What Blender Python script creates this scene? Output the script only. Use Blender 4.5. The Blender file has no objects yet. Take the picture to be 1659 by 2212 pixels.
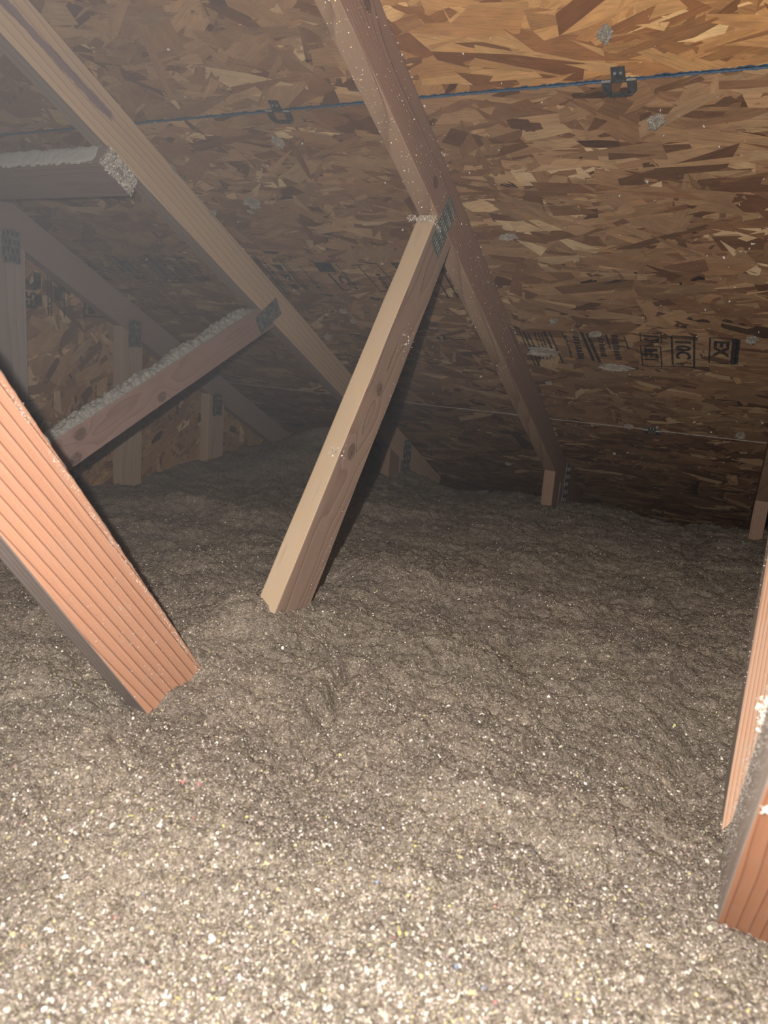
import bpy, bmesh, math
import numpy as np
from mathutils import Matrix, Vector

sc = bpy.context.scene
COL = sc.collection
ZO = 0.70                       # height of the camera above the drywall ceiling of the rooms below
# ------------------------------------------------------------------ camera
YAW, PIT, ROL, FPX = 0.4597, 0.2136, 0.0815, 1566.0
fw = Vector((-math.sin(YAW)*math.cos(PIT), math.cos(YAW)*math.cos(PIT), -math.sin(PIT)))
r0 = Vector((math.cos(YAW), math.sin(YAW), 0)); u0 = r0.cross(fw)
rt = r0*math.cos(ROL) + u0*math.sin(ROL); up = -r0*math.sin(ROL) + u0*math.cos(ROL)
cam = bpy.data.objects.new('camera', bpy.data.cameras.new('camera'))
COL.objects.link(cam)
M = Matrix((rt, up, -fw)).transposed().to_4x4(); M.translation = (0, 0, ZO); cam.matrix_world = M
cam.data.sensor_fit = 'VERTICAL'; cam.data.sensor_height = 36.0; cam.data.lens = FPX/2212*36
cam.data.clip_start = 0.01
cam.data.dof.use_dof = True; cam.data.dof.focus_distance = 1.35; cam.data.dof.aperture_fstop = 9.0
sc.camera = cam
# ------------------------------------------------------------------ world, flash, exposure
sc.view_settings.view_transform = 'Standard'; sc.view_settings.look = 'None'
sc.view_settings.exposure = 0.0; sc.view_settings.gamma = 1.0; sc.view_settings.use_curve_mapping = False
w = bpy.data.worlds.new('world'); sc.world = w; w.use_nodes = True
w.node_tree.nodes['Background'].inputs[0].default_value = (0.5, 0.55, 0.65, 1)
w.node_tree.nodes['Background'].inputs[1].default_value = 0.004
FLASH_STRENGTH = 90.0
fl = bpy.data.lights.new('camera_flash', 'POINT'); fl.energy = 1.0; fl.shadow_soft_size = 0.004
fl.color = (1.0, 0.945, 0.895)
fl.use_nodes = True
nt = fl.node_tree; em = nt.nodes['Emission']
fo = nt.nodes.new('ShaderNodeLightFalloff'); fo.inputs['Strength'].default_value = FLASH_STRENGTH; fo.inputs['Smooth'].default_value = 0.24
nt.links.new(fo.outputs['Quadratic'], em.inputs['Strength'])
flo = bpy.data.objects.new('camera_flash', fl); COL.objects.link(flo)
flo.location = Vector((0, 0, ZO)) - rt*0.040 + up*0.038
sc.cycles.max_bounces = 4; sc.cycles.diffuse_bounces = 2; sc.cycles.volume_bounces = 0
sc.cycles.sample_clamp_indirect = 3.0; sc.cycles.use_adaptive_sampling = True; sc.cycles.adaptive_threshold = 0.05
sc.render.film_transparent = False

# ------------------------------------------------------------------ measured layout (camera at the origin, ZO added at the end)
TH = 0.4742; CT, ST, TT = math.cos(TH), math.sin(TH), math.tan(TH); DK = 0.9951
XC, XB, XA, XD = -0.5810, -1.1986, -1.8250, 0.056
HW, DEP = 0.019, 0.089
SEAM1, SEAM2 = 1.288, 2.507
def slope(x, s, n=0.0): return (x, s*CT - n*ST, DK - s*ST - n*CT + ZO)
def rail(y, n): return DK - TT*y - n/CT           # height of the line parallel to the deck, n below it
DECK_M = Matrix(((1, 0, 0, 0), (0, CT, ST, 0), (0, -ST, CT, DK + ZO), (0, 0, 0, 1)))
WALL_M = Matrix(((0, 0, 1, -1.846), (1, 0, 0, 0), (0, 1, 0, ZO), (0, 0, 0, 1)))
rng = np.random.default_rng(7)

# ------------------------------------------------------------------ noise helpers
def _hash(ix, iy, seed):
    h = (ix.astype(np.int64)*374761393 + iy.astype(np.int64)*668265263 + seed*1442695041) & 0xffffffff
    h = ((h ^ (h >> 13))*1274126177) & 0xffffffff
    return ((h ^ (h >> 16)) & 0xffffff)/float(0xffffff)
def gnoise(x, y, seed=0):
    ix, iy = np.floor(x), np.floor(y); fx, fy = x-ix, y-iy
    ux, uy = fx*fx*fx*(fx*(fx*6-15)+10), fy*fy*fy*(fy*(fy*6-15)+10)
    def g(dx, dy):
        a = _hash(ix+dx, iy+dy, seed)*2*np.pi
        return np.cos(a)*(fx-dx) + np.sin(a)*(fy-dy)
    a, b, c, d = g(0, 0), g(1, 0), g(0, 1), g(1, 1)
    return ((a+(b-a)*ux) + ((c+(d-c)*ux)-(a+(b-a)*ux))*uy)*1.4
def lumps(x, y, seed=0):                          # rounded clods: 1 - distance to the nearest scattered point
    ix, iy = np.floor(x), np.floor(y); best = np.full(np.shape(x), 9.0)
    for dx in (-1, 0, 1):
        for dy in (-1, 0, 1):
            px = ix+dx+_hash(ix+dx, iy+dy, seed); py = iy+dy+_hash(ix+dx, iy+dy, seed+91)
            best = np.minimum(best, (x-px)**2+(y-py)**2)
    return 1-np.sqrt(best)

# ------------------------------------------------------------------ material helpers
class NT:
    def __init__(s, name):
        s.m = bpy.data.materials.new(name); s.m.use_nodes = True; s.t = s.m.node_tree
        s.b = s.t.nodes['Principled BSDF']; s.b.inputs['Roughness'].default_value = 0.8
        s.b.inputs['Specular IOR Level'].default_value = 0.25
    def n(s, ty, ins=None, **kw):
        nd = s.t.nodes.new('ShaderNode'+ty)
        for k, v in kw.items(): setattr(nd, k, v)
        for k, v in (ins or {}).items():
            if isinstance(v, bpy.types.NodeSocket): s.t.links.new(v, nd.inputs[k])
            else: nd.inputs[k].default_value = v
        return nd
    def math(s, op, a, b=0.0, clamp=False):
        return s.n('Math', {0: a, 1: b}, operation=op, use_clamp=clamp).outputs[0]
    def vm(s, op, a, b): return s.n('VectorMath', {0: a, 1: b}, operation=op).outputs[0]
    def noise(s, vec, scale, detail=3.0, rough=0.55, dist=0.0):
        return s.n('TexNoise', {'Vector': vec, 'Scale': scale, 'Detail': detail, 'Roughness': rough, 'Distortion': dist})
    def ramp(s, fac, stops, interp='LINEAR'):
        nd = s.n('ValToRGB', {0: fac}); cr = nd.color_ramp; cr.interpolation = interp
        while len(cr.elements) > 1: cr.elements.remove(cr.elements[-1])
        cr.elements[0].position = stops[0][0]; cr.elements[0].color = (*stops[0][1], 1)
        for p, c in stops[1:]:
            e = cr.elements.new(p); e.color = (*c, 1)
        return nd.outputs[0]
    def mix(s, f, a, b, blend='MIX'):
        nd = s.n('Mix', data_type='RGBA', blend_type=blend)
        for k, v in ((0, f), (6, a), (7, b)):
            if isinstance(v, bpy.types.NodeSocket): s.t.links.new(v, nd.inputs[k])
            else: nd.inputs[k].default_value = v if k == 0 else (*v, 1)
        return nd.outputs[2]
    def link(s, o, name): s.t.links.new(o, s.b.inputs[name])
    def bump(s, h, dist, strength=1.0):
        nd = s.n('Bump', {'Height': h, 'Distance': dist, 'Strength': strength}); s.link(nd.outputs[0], 'Normal')

def g3(v): return (v, v, v)
def wood(name, light, dark, freq=160., pith=(0.05, 0.03), warp=0.010, late=0.35, groove=0.0004,
         dust=0.35, dustcol=(0.30, 0.27, 0.235), knots=(), stain=None, fibre=0.25, slant=0.0):
    t = NT(name); oc = t.n('TexCoord').outputs['Object']
    st = t.vm('MULTIPLY', oc, (1.3, 9, 9))
    wp = t.noise(st, 1.6, 2.0).outputs['Color']
    wv = t.vm('MULTIPLY', t.vm('SUBTRACT', wp, (0.5, 0.5, 0.5)), (0, warp*2, warp*2))
    p = t.vm('ADD', oc, wv)
    sp = t.n('SeparateXYZ', {0: p})
    yy = t.math('ADD', t.math('SUBTRACT', sp.outputs[1], pith[0]), t.math('MULTIPLY', sp.outputs[0], slant))
    zz = t.math('SUBTRACT', sp.outputs[2], pith[1])
    r = t.math('SQRT', t.math('ADD', t.math('MULTIPLY', yy, yy), t.math('MULTIPLY', zz, zz)))
    kmask = None
    for (kx, ky, kr) in knots:
        d = t.vm('SUBTRACT', oc, (kx, ky, 0)); d = t.vm('MULTIPLY', d, (0.75, 1, 0))
        ln = t.n('VectorMath', {0: d}, operation='LENGTH').outputs['Value']
        bulge = t.math('MULTIPLY', t.math('POWER', 2.718, t.math('MULTIPLY', t.math('DIVIDE', ln, kr*1.6), -1.0)), kr*0.9)
        r = t.math('ADD', r, bulge)
        mk = t.n('MapRange', {0: ln, 1: kr*0.75, 2: kr*1.05, 3: 1.0, 4: 0.0}).outputs[0]
        kmask = mk if kmask is None else t.math('MAXIMUM', kmask, mk)
    ring = t.math('FRACT', t.math('MULTIPLY', r, freq))
    prof = t.ramp(ring, [(0, g3(0)), (1-late, g3(0.35)), (0.93, g3(1)), (1.0, g3(0))])
    ff = t.noise(t.vm('MULTIPLY', oc, (14, 420, 420)), 1.0, 3.0, 0.6).outputs[0]
    big = t.noise(t.vm('MULTIPLY', oc, (2, 12, 12)), 1.0, 2.0).outputs[0]
    col = t.mix(prof, light, dark)
    col = t.mix(t.math('MULTIPLY', ff, fibre), col, tuple(c*0.55 for c in dark))
    col = t.mix(t.n('MapRange', {0: big, 1: 0.35, 2: 0.75, 3: 0.0, 4: 0.35}).outputs[0], col, tuple(c*1.25 for c in light))
    if kmask is not None:
        kn = t.noise(oc, 160.0, 2.0).outputs[0]
        col = t.mix(t.math('MULTIPLY', kmask, 0.9), col, t.ramp(kn, [(0.3, tuple(c*0.35 for c in dark)), (0.7, tuple(c*0.8 for c in dark))]))
    if stain:
        (sx0, sx1, sy0, sy1, wd, sc_) = stain                       # a purple chalk line running along the face
        so = t.n('SeparateXYZ', {0: oc})
        nz = t.math('SUBTRACT', t.noise(t.vm('MULTIPLY', oc, (20, 60, 0)), 1.0, 5.0, 0.7).outputs[0], 0.5)
        cy = t.n('MapRange', {0: so.outputs[0], 1: sx0, 2: sx1, 3: sy0, 4: sy1}).outputs[0]
        dy = t.math('ABSOLUTE', t.math('ADD', t.math('SUBTRACT', so.outputs[1], cy), t.math('MULTIPLY', nz, wd*1.2)))
        mk = t.n('MapRange', {0: dy, 1: wd*0.45, 2: wd*0.62, 3: 1.0, 4: 0.0}).outputs[0]
        ed = t.n('MapRange', {0: t.math('ADD', so.outputs[0], t.math('MULTIPLY', nz, 0.05)), 1: sx1-0.01, 2: sx1+0.005, 3: 1.0, 4: 0.0}).outputs[0]
        zf = t.math('GREATER_THAN', so.outputs[2], 0.017)
        mk = t.math('MULTIPLY', t.math('MULTIPLY', mk, ed), t.math('MULTIPLY', zf, 0.8))
        col = t.mix(mk, col, sc_)
    dn = t.noise(oc, 38.0, 4.0, 0.7).outputs[0]; dn2 = t.noise(oc, 900.0, 2.0, 0.6).outputs[0]
    nz_ = t.n('SeparateXYZ', {0: t.n('NewGeometry').outputs['Normal']}).outputs[2]
    upf = t.n('MapRange', {0: nz_, 1: 0.15, 2: 0.9, 3: 0.0, 4: 0.5}).outputs[0]
    dm = t.n('MapRange', {0: t.math('ADD', dn, upf), 1: 0.50, 2: 0.95, 3: 0.06, 4: 1.0}).outputs[0]
    dm = t.math('MULTIPLY', dm, dust, True)
    sp2 = t.n('MapRange', {0: dn2, 1: 0.66, 2: 0.72, 3: 0.0, 4: 0.4}).outputs[0]
    col = t.mix(dm, col, dustcol); col = t.mix(t.math('MULTIPLY', sp2, dust, True), col, tuple(min(1, c*1.7) for c in dustcol))
    t.link(col, 'Base Color')
    h = t.math('ADD', t.math('MULTIPLY', prof, -1.0), t.math('MULTIPLY', ff, 0.5)); h = t.math('ADD', h, t.math('MULTIPLY', dn2, 0.4))
    t.bump(h, groove*1.6, 0.8); t.b.inputs['Roughness'].default_value = 0.72
    return t.m

def osb_material(name, stops, warm=(1, 1, 1)):
    t = NT(name); at = t.n('Attribute', attribute_name='tone'); gv = t.n('Attribute', attribute_name='grain').outputs['Vector']
    sp = t.n('SeparateColor', {0: at.outputs['Color']})
    col = t.ramp(sp.outputs[0], stops)
    fib = t.noise(t.vm('MULTIPLY', gv, (26, 380, 1)), 1.0, 4.0, 0.65).outputs[0]
    blot = t.noise(t.vm('MULTIPLY', gv, (22, 45, 1)), 1.0, 3.0, 0.6).outputs[0]
    col = t.mix(1.0, col, t.ramp(fib, [(0.25, g3(0.62)), (0.5, g3(0.98)), (0.75, g3(1.15))]), 'MULTIPLY')
    col = t.mix(1.0, col, t.ramp(blot, [(0.3, g3(0.82)), (0.7, (1.12, 1.1, 1.06))]), 'MULTIPLY')
    spk = t.noise(gv, 1400.0, 1.0).outputs[0]
    col = t.mix(t.n('MapRange', {0: spk, 1: 0.70, 2: 0.76, 3: 0.0, 4: 0.25}).outputs[0], col, (0.55, 0.5, 0.42))
    hue = t.mix(sp.outputs[1], (1.06*warm[0], 0.97*warm[1], 0.9*warm[2]), (0.97*warm[0], 1.0*warm[1], 1.0*warm[2]))
    col = t.mix(1.0, col, hue, 'MULTIPLY')
    t.link(col, 'Base Color'); t.bump(fib, 0.0004, 0.7); t.b.inputs['Roughness'].default_value = 0.62
    t.b.inputs['Specular IOR Level'].default_value = 0.35
    return t.m
OSB_STOPS = [(0.0, (0.016, 0.010, 0.008)), (0.08, (0.075, 0.038, 0.022)), (0.28, (0.155, 0.083, 0.045)), (0.55, (0.245, 0.150, 0.083)),
             (0.80, (0.335, 0.222, 0.125)), (1.0, (0.50, 0.37, 0.23))]
WARM_STOPS = [(0.0, (0.030, 0.014, 0.008)), (0.08, (0.12, 0.052, 0.022)), (0.28, (0.24, 0.115, 0.045)), (0.55, (0.36, 0.20, 0.082)),
             (0.80, (0.45, 0.27, 0.115)), (1.0, (0.60, 0.42, 0.22))]
M_osb = osb_material('oriented_strand_board', OSB_STOPS)
M_osb_warm = osb_material('warm_strand_board', WARM_STOPS)
def plain(name, col, rough=0.8, metal=0.0, scale=60., var=0.25, bump=0.0):
    t = NT(name); oc = t.n('TexCoord').outputs['Object']; n = t.noise(oc, scale, 4.0, 0.6).outputs[0]
    t.link(t.ramp(n, [(0.3, tuple(c*(1-var) for c in col)), (0.7, tuple(min(1, c*(1+var)) for c in col))]), 'Base Color')
    t.b.inputs['Roughness'].default_value = rough; t.b.inputs['Metallic'].default_value = metal
    if bump: t.bump(n, bump)
    return t.m
M_core = plain('board_core', (0.13, 0.075, 0.04), 0.9)
M_felt = plain('roof_felt', (0.012, 0.013, 0.016), 0.9)
M_blue = plain('blue_edge_paint', (0.032, 0.060, 0.098), 0.7, 0, 300, 0.5)
M_greyedge = plain('dusty_edge', (0.20, 0.17, 0.14), 0.9, 0, 300, 0.4)
M_dust = plain('settled_dust', (0.40, 0.39, 0.365), 1.0, 0, 500, 0.22, 0.001)
M_dust2 = plain('matted_dust', (0.235, 0.225, 0.20), 1.0, 0, 260, 0.35, 0.002)
M_plaster = plain('drywall', (0.5, 0.48, 0.45), 0.9)
M_clip = plain('clip_steel', (0.10, 0.105, 0.11), 0.5, 0.7, 200, 0.4, 0.0003)
M_clipedge = plain('bare_steel', (0.55, 0.56, 0.55), 0.4, 0.8, 200, 0.2)
def steel():
    t = NT('galvanised_plate'); oc = t.n('TexCoord').outputs['Object']
    a = t.noise(oc, 60.0, 4.0, 0.7).outputs[0]
    t.link(t.ramp(a, [(0.3, (0.075, 0.085, 0.08)), (0.5, (0.13, 0.14, 0.13)), (0.72, (0.28, 0.29, 0.27))]), 'Base Color')
    t.b.inputs['Metallic'].default_value = 0.45; t.b.inputs['Roughness'].default_value = 0.55; t.bump(a, 0.001)
    return t.m
M_plate = steel()
M_tooth = plain('plate_teeth', (0.21, 0.215, 0.20), 0.6, 0.3, 120, 0.6)
M_slot = plain('plate_slots', (0.03, 0.03, 0.03), 0.8)
def ink():
    t = NT('stamp_ink'); oc = t.n('TexCoord').outputs['Object']
    n = t.noise(t.vm('MULTIPLY', oc, (260, 700, 260)), 1.0, 3.0, 0.7).outputs[0]
    b = t.noise(oc, 55.0, 2.0).outputs[0]
    t.b.inputs['Base Color'].default_value = (0.014, 0.016, 0.02, 1); t.b.inputs['Roughness'].default_value = 0.85
    a = t.n('MapRange', {0: t.math('ADD', n, t.math('MULTIPLY', b, 0.4)), 1: 0.62, 2: 0.88, 3: 1.0, 4: 0.35}).outputs[0]
    t.link(a, 'Alpha'); return t.m
M_ink = ink()
def fluff(name, cols, grain):
    t = NT(name); oc = t.n('TexCoord').outputs['Object']
    v = t.n('TexVoronoi', {'Vector': oc, 'Scale': grain}, feature='F1')
    v2 = t.n('TexVoronoi', {'Vector': t.vm('ADD', t.vm('MULTIPLY', oc, (1, 1, 1)), (3.1, 1.7, 0.3)), 'Scale': grain*2.3}, feature='F1')
    f = t.n('SeparateColor', {0: v.outputs['Color']}).outputs[0]; f2 = t.n('SeparateColor', {0: v2.outputs['Color']}).outputs[1]
    col = t.ramp(f, cols)
    col = t.mix(0.5, col, t.ramp(f2, cols))
    patch = t.noise(oc, 9.0, 4.0, 0.6).outputs[0]
    col = t.mix(1.0, col, t.ramp(patch, [(0.35, (0.80, 0.78, 0.76)), (0.65, (1.12, 1.08, 1.02))]), 'MULTIPLY')
    fine = t.noise(oc, grain*3.0, 3.0, 0.75).outputs[0]
    col = t.mix(1.0, col, t.ramp(fine, [(0.32, g3(0.5)), (0.5, g3(0.95)), (0.68, g3(1.55))]), 'MULTIPLY')
    t.link(col, 'Base Color'); t.b.inputs['Roughness'].default_value = 1.0; t.b.inputs['Specular IOR Level'].default_value = 0.05
    h = t.math('ADD', t.math('MULTIPLY', v.outputs['Distance'], -1.0), fine)
    t.bump(h, 0.0032, 0.85)
    return t.m
INS_COLS = [(0.0, (0.115, 0.094, 0.078)), (0.3, (0.225, 0.188, 0.157)), (0.55, (0.290, 0.250, 0.212)), (0.8, (0.335, 0.302, 0.232)), (1.0, (0.46, 0.405, 0.36))]
M_ins = fluff('cellulose_insulation', INS_COLS, 330.0)
M_tuft = fluff('grey_fluff', [(0.0, (0.22, 0.20, 0.17)), (0.5, (0.36, 0.33, 0.28)), (1.0, (0.52, 0.48, 0.42))], 500.0)
def flake_material():
    t = NT('paper_flakes'); at = t.n('Attribute', attribute_name='tone')
    t.link(at.outputs['Color'], 'Base Color'); t.b.inputs['Roughness'].default_value = 0.9; t.b.inputs['Specular IOR Level'].default_value = 0.1
    return t.m
M_flake = flake_material()

# ------------------------------------------------------------------ object helpers
def link(name, me, mats, parent=None, mw=None, kind=None):
    for m in (mats if isinstance(mats, (list, tuple)) else [mats]): me.materials.append(m)
    o = bpy.data.objects.new(name, me); COL.objects.link(o)
    if mw is not None: o.matrix_world = mw
    if parent is not None:
        o.parent = parent; o.matrix_parent_inverse = Matrix.Identity(4)
        if mw is not None: o.matrix_basis = PARENT_INV(parent) @ mw
    if kind: o['kind'] = kind
    return o
def world_of(o):
    return o.matrix_basis if o.parent is None else world_of(o.parent) @ o.matrix_basis
def PARENT_INV(p): return world_of(p).inverted()
def empty(name, loc, label=None, cat=None, group=None, kind=None):
    o = bpy.data.objects.new(name, None); COL.objects.link(o); o.matrix_basis = Matrix.Translation(Vector(loc)); o.empty_display_size = 0.05
    return tag(o, label, cat, group, kind)
def tag(o, label=None, cat=None, group=None, kind=None):
    for k, v in (('label', label), ('category', cat), ('group', group), ('kind', kind)):
        if v: o[k] = v
    return o
def mesh_np(name, co, faces_n, idx, attrs=None):
    """co (N,3), faces_n loop count per face (int or array), idx flat vertex indices"""
    me = bpy.data.meshes.new(name); nl = len(idx)
    nf = nl//faces_n if np.isscalar(faces_n) else len(faces_n)
    me.vertices.add(len(co)); me.vertices.foreach_set('co', np.ascontiguousarray(co, dtype=np.float32).ravel())
    me.loops.add(nl); me.loops.foreach_set('vertex_index', np.ascontiguousarray(idx, dtype=np.int32))
    me.polygons.add(nf)
    starts = np.arange(nf)*faces_n if np.isscalar(faces_n) else np.concatenate([[0], np.cumsum(faces_n)[:-1]])
    me.polygons.foreach_set('loop_start', starts.astype(np.int32))
    me.update(calc_edges=True)
    for k, (ty, arr) in (attrs or {}).items():
        a = me.attributes.new(k, ty, 'POINT')
        a.data.foreach_set('color' if ty == 'FLOAT_COLOR' else 'vector', np.ascontiguousarray(arr, dtype=np.float32).ravel())
    me.validate(); return me
def bm_mesh(bm, name):
    me = bpy.data.meshes.new(name); bm.normal_update(); bm.to_mesh(me); bm.free(); return me
def add_box(bm, c, s, rot=None):
    r = bmesh.ops.create_cube(bm, size=1.0)
    m = Matrix.Translation(Vector(c)) @ (rot.to_4x4() if rot else Matrix.Identity(4)) @ Matrix.Diagonal((*s, 1))
    bmesh.ops.transform(bm, matrix=m, verts=r['verts']); return r['verts']

def board(name, quad, x0, x1, mat, parent, bev=0.0022, seed=0, face2=None):
    """timber in a truss plane: quad = four (y,z) corners [near-top, far-top, far-bottom, near-bottom], length = first edge;
    local X runs along the board, Y across its wide face, Z through its thickness"""
    q = [Vector((0, y, z+ZO)) for y, z in quad]
    ax = ((q[1]-q[0])+(q[2]-q[3])).normalized(); az = Vector((1, 0, 0)); ay = az.cross(ax).normalized()
    c = sum(q, Vector())/4; c.x = (x0+x1)/2
    mw = Matrix((ax, ay, az)).transposed().to_4x4(); mw.translation = c; inv = mw.inverted()
    bm = bmesh.new(); h = (x1-x0)/2; top = []; bot = []
    for v in q:
        l = inv @ Vector((c.x, v.y, v.z)); top.append(bm.verts.new((l.x, l.y, h))); bot.append(bm.verts.new((l.x, l.y, -h)))
    bm.faces.new(top); bm.faces.new(bot[::-1])
    for i in range(4): bm.faces.new((top[i], bot[i], bot[(i+1) % 4], top[(i+1) % 4]))
    bmesh.ops.recalc_face_normals(bm, faces=bm.faces)
    # cut along the length so the arrises can wander a little
    for k in range(1, 14):
        pc = Vector((-0.5, 0, 0)).lerp(Vector((0.5, 0, 0)), k/14)*(max(abs(v.co.x) for v in bm.verts)*2)
        bmesh.ops.bisect_plane(bm, geom=bm.verts[:]+bm.edges[:]+bm.faces[:], plane_co=pc, plane_no=(1, 0, 0))
    r = np.random.default_rng(seed+3)
    for v in bm.verts: v.co += Vector((0, r.uniform(-1, 1)*0.0006, r.uniform(-1, 1)*0.0004))
    ed = [e for e in bm.edges if len(e.link_faces) == 2 and e.calc_face_angle(0) > 0.9]
    bmesh.ops.bevel(bm, geom=ed, offset=bev, segments=2, affect='EDGES', profile=0.6)
    mats = [mat]
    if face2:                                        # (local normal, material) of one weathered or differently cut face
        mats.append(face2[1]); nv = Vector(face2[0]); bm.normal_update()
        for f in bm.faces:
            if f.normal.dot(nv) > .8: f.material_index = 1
    o = link(name, bm_mesh(bm, name), mats, parent, mw)
    return o

def flakes(P, Nrm, size, asp, col, seed, lift=0.0, tilt=0.5):
    """irregular five-sided scraps lying on points P with normals Nrm"""
    r = np.random.default_rng(seed); n = len(P)
    nn = Nrm + r.normal(0, tilt, (n, 3)); nn /= np.linalg.norm(nn, axis=1)[:, None]
    a = np.cross(nn, r.normal(0, 1, (n, 3))); a /= np.linalg.norm(a, axis=1)[:, None]; b = np.cross(nn, a)
    ang = np.linspace(0, 2*np.pi, 6)[:5][None] + r.uniform(-.35, .35, (n, 5)); rad = r.uniform(.65, 1.1, (n, 5))
    u = (np.cos(ang)*rad*size[:, None]*0.5); v = np.sin(ang)*rad*(size*asp)[:, None]*0.5
    curl = (u**2)/np.maximum(size[:, None], 1e-5)*r.uniform(-.8, .8, (n, 1))
    co = P[:, None]+a[:, None]*u[..., None]+b[:, None]*v[..., None]+nn[:, None]*(curl[..., None]+lift)
    idx = np.arange(n*5); c4 = np.repeat(np.concatenate([col, np.ones((n, 1))], 1), 5, 0)
    return mesh_np('flakes', co.reshape(-1, 3), 5, idx, {'tone': ('FLOAT_COLOR', c4)})
def dust_cols(n, seed, bright=1.0):
    r = np.random.default_rng(seed); c = np.array([0.42, 0.39, 0.34])[None]*r.uniform(.55, 1.5, (n, 1))*bright
    return np.clip(c*r.uniform(.93, 1.07, (n, 3)), 0, .95)

# ------------------------------------------------------------------ roof deck: real strands pressed over a core
def strands(u0, u1, v0, v1, sign, seed, dens, ang=0.0, lmean=0.07, tmean=0.52, spread=0.30):
    r = np.random.default_rng(seed); n = int((u1-u0)*(v1-v0)*dens)
    L = np.clip(r.lognormal(np.log(lmean), .55, n), .012, .19); W = np.clip(L*r.uniform(.10, .42, n), .004, .042)
    sliver = r.random(n) < .34; L = np.where(sliver, L*.42, L); W = np.where(sliver, np.clip(W*.35, .0022, .02), W)
    cx, cy = r.uniform(u0, u1, n), r.uniform(v0, v1, n)
    a = ang + np.where(r.random(n) < .80, r.normal(0, spread, n), r.uniform(-1.6, 1.6, n))
    px = np.array([-.5, -.46, .0, .5, .47, .04]); py = np.array([-.42, .4, .5, .36, -.44, -.5])
    X = (px[None]+r.uniform(-.05, .05, (n, 6))*np.array([2.4, 2.4, 1, 2.4, 2.4, 1]))*L[:, None]
    Y = (py[None]+r.uniform(-.13, .13, (n, 6)))*W[:, None]
    ca, sa = np.cos(a)[:, None], np.sin(a)[:, None]
    U = np.clip(cx[:, None]+X*ca-Y*sa, u0, u1); V = np.clip(cy[:, None]+X*sa+Y*ca, v0, v1)
    h = .0004+r.uniform(0, 1, n)**1.3*.0016
    Z = h[:, None] + X*r.normal(0, .006, (n, 1)) + Y*r.normal(0, .02, (n, 1)); Z = np.clip(Z, .0002, .0034)
    tone = np.clip(r.normal(tmean, .15, n), .05, 1); q = r.random(n)
    small = L < lmean*.9
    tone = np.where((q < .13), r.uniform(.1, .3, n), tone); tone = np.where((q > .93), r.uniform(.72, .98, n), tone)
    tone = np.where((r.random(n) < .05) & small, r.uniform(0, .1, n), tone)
    col = np.stack([tone, r.random(n), r.random(n), np.ones(n)], 1)
    gr = np.stack([X+cx[:, None]*3.7, Y+cy[:, None]*5.1+r.uniform(0, 30, (n, 1)), np.zeros((n, 6))], -1)
    co = np.stack([U, V, Z*sign], -1).reshape(-1, 3)
    return mesh_np('strands', co, 6, np.arange(n*6), {'tone': ('FLOAT_COLOR', np.repeat(col, 6, 0)), 'grain': ('FLOAT_VECTOR', gr.reshape(-1, 3))})
def panel(parent, frame, u0, u1, v0, v1, sign, seed, dens, mat, thick=.011, label=None, **kw):
    bm = bmesh.new(); add_box(bm, ((u0+u1)/2, (v0+v1)/2, -sign*thick/2), (u1-u0, v1-v0, thick))
    o = link('sheathing_panel', bm_mesh(bm, 'panel'), M_core, parent, frame)
    if label: o['label'] = label
    link('pressed_strands', strands(u0, u1, v0, v1, sign, seed, dens, **kw), mat, o, frame, 'stuff')
    return o
ceiling = empty('ceiling', slope(-.5, 1.3), 'sloping roof deck of oriented strand board panels', None, None, 'structure')
G = .0016
UL, UR = -1.95, 1.30
pU1 = panel(ceiling, DECK_M, UL, XC-G, .10, SEAM1-G, -1, 11, 5000, M_osb, lmean=.098, tmean=.48)
pU2 = panel(ceiling, DECK_M, XC+G, UR, .10, SEAM1-G, -1, 12, 4600, M_osb_warm, lmean=.105, tmean=.53, label='warmer orange panel with large pale strands')
pM = panel(ceiling, DECK_M, UL, .60, SEAM1+G, SEAM2-G, -1, 13, 6200, M_osb, lmean=.092, tmean=.465)
pM2 = panel(ceiling, DECK_M, .60+2*G, UR, SEAM1+G, SEAM2-G, -1, 14, 2500, M_osb)
pL1 = panel(ceiling, DECK_M, UL, XC-G, SEAM2+G, 3.72, -1, 15, 4200, M_osb, lmean=.08, tmean=.33)  # low row toned darker: the dimness toward the eave is put into the strand colour
pL2 = panel(ceiling, DECK_M, XC+G, UR, SEAM2+G, 3.72, -1, 16, 4200, M_osb, lmean=.08, tmean=.33)  # same darkened strand tone, painting in the eave shade
pT = panel(ceiling, DECK_M, UL, UR, -1.12, .10-2*G, -1, 17, 1200, M_osb)
bm = bmesh.new(); add_box(bm, ((UL+UR)/2, 1.3, .0135), (UR-UL, 4.9, .002))
link('roof_felt', bm_mesh(bm, 'felt'), M_felt, ceiling, DECK_M)
# ragged painted edges of the panels along the two long joints
def edge_strip(parent, u0, u1, v, side, mat, wmin, wmax, seed):
    r = np.random.default_rng(seed); n = int((u1-u0)/.004); u = np.linspace(u0, u1, n)
    wd = wmin+(wmax-wmin)*np.clip(.5+gnoise(u*60, u*0+seed, seed)+.35*r.normal(0, 1, n), 0, 1.4)
    a = np.stack([u, np.full(n, v), np.full(n, -.0036)], 1); b = np.stack([u, v+side*wd, np.full(n, -.0030)], 1)
    c = np.stack([u, np.full(n, v), np.full(n, .008)], 1)
    co = np.concatenate([c, a, b]); i = np.arange(n-1)
    q = np.concatenate([np.stack([i, i+1, n+i+1, n+i], 1), np.stack([n+i, n+i+1, 2*n+i+1, 2*n+i], 1)])
    return link('painted_edge', mesh_np('edge', co, 4, q.ravel()), mat, parent, DECK_M)
edge_strip(pU1, UL, XC-G, SEAM1-G, -1, M_blue, .0008, .0034, 3)
edge_strip(pU2, XC+G, UR, SEAM1-G, -1, M_blue, .0008, .0034, 4)
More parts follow.
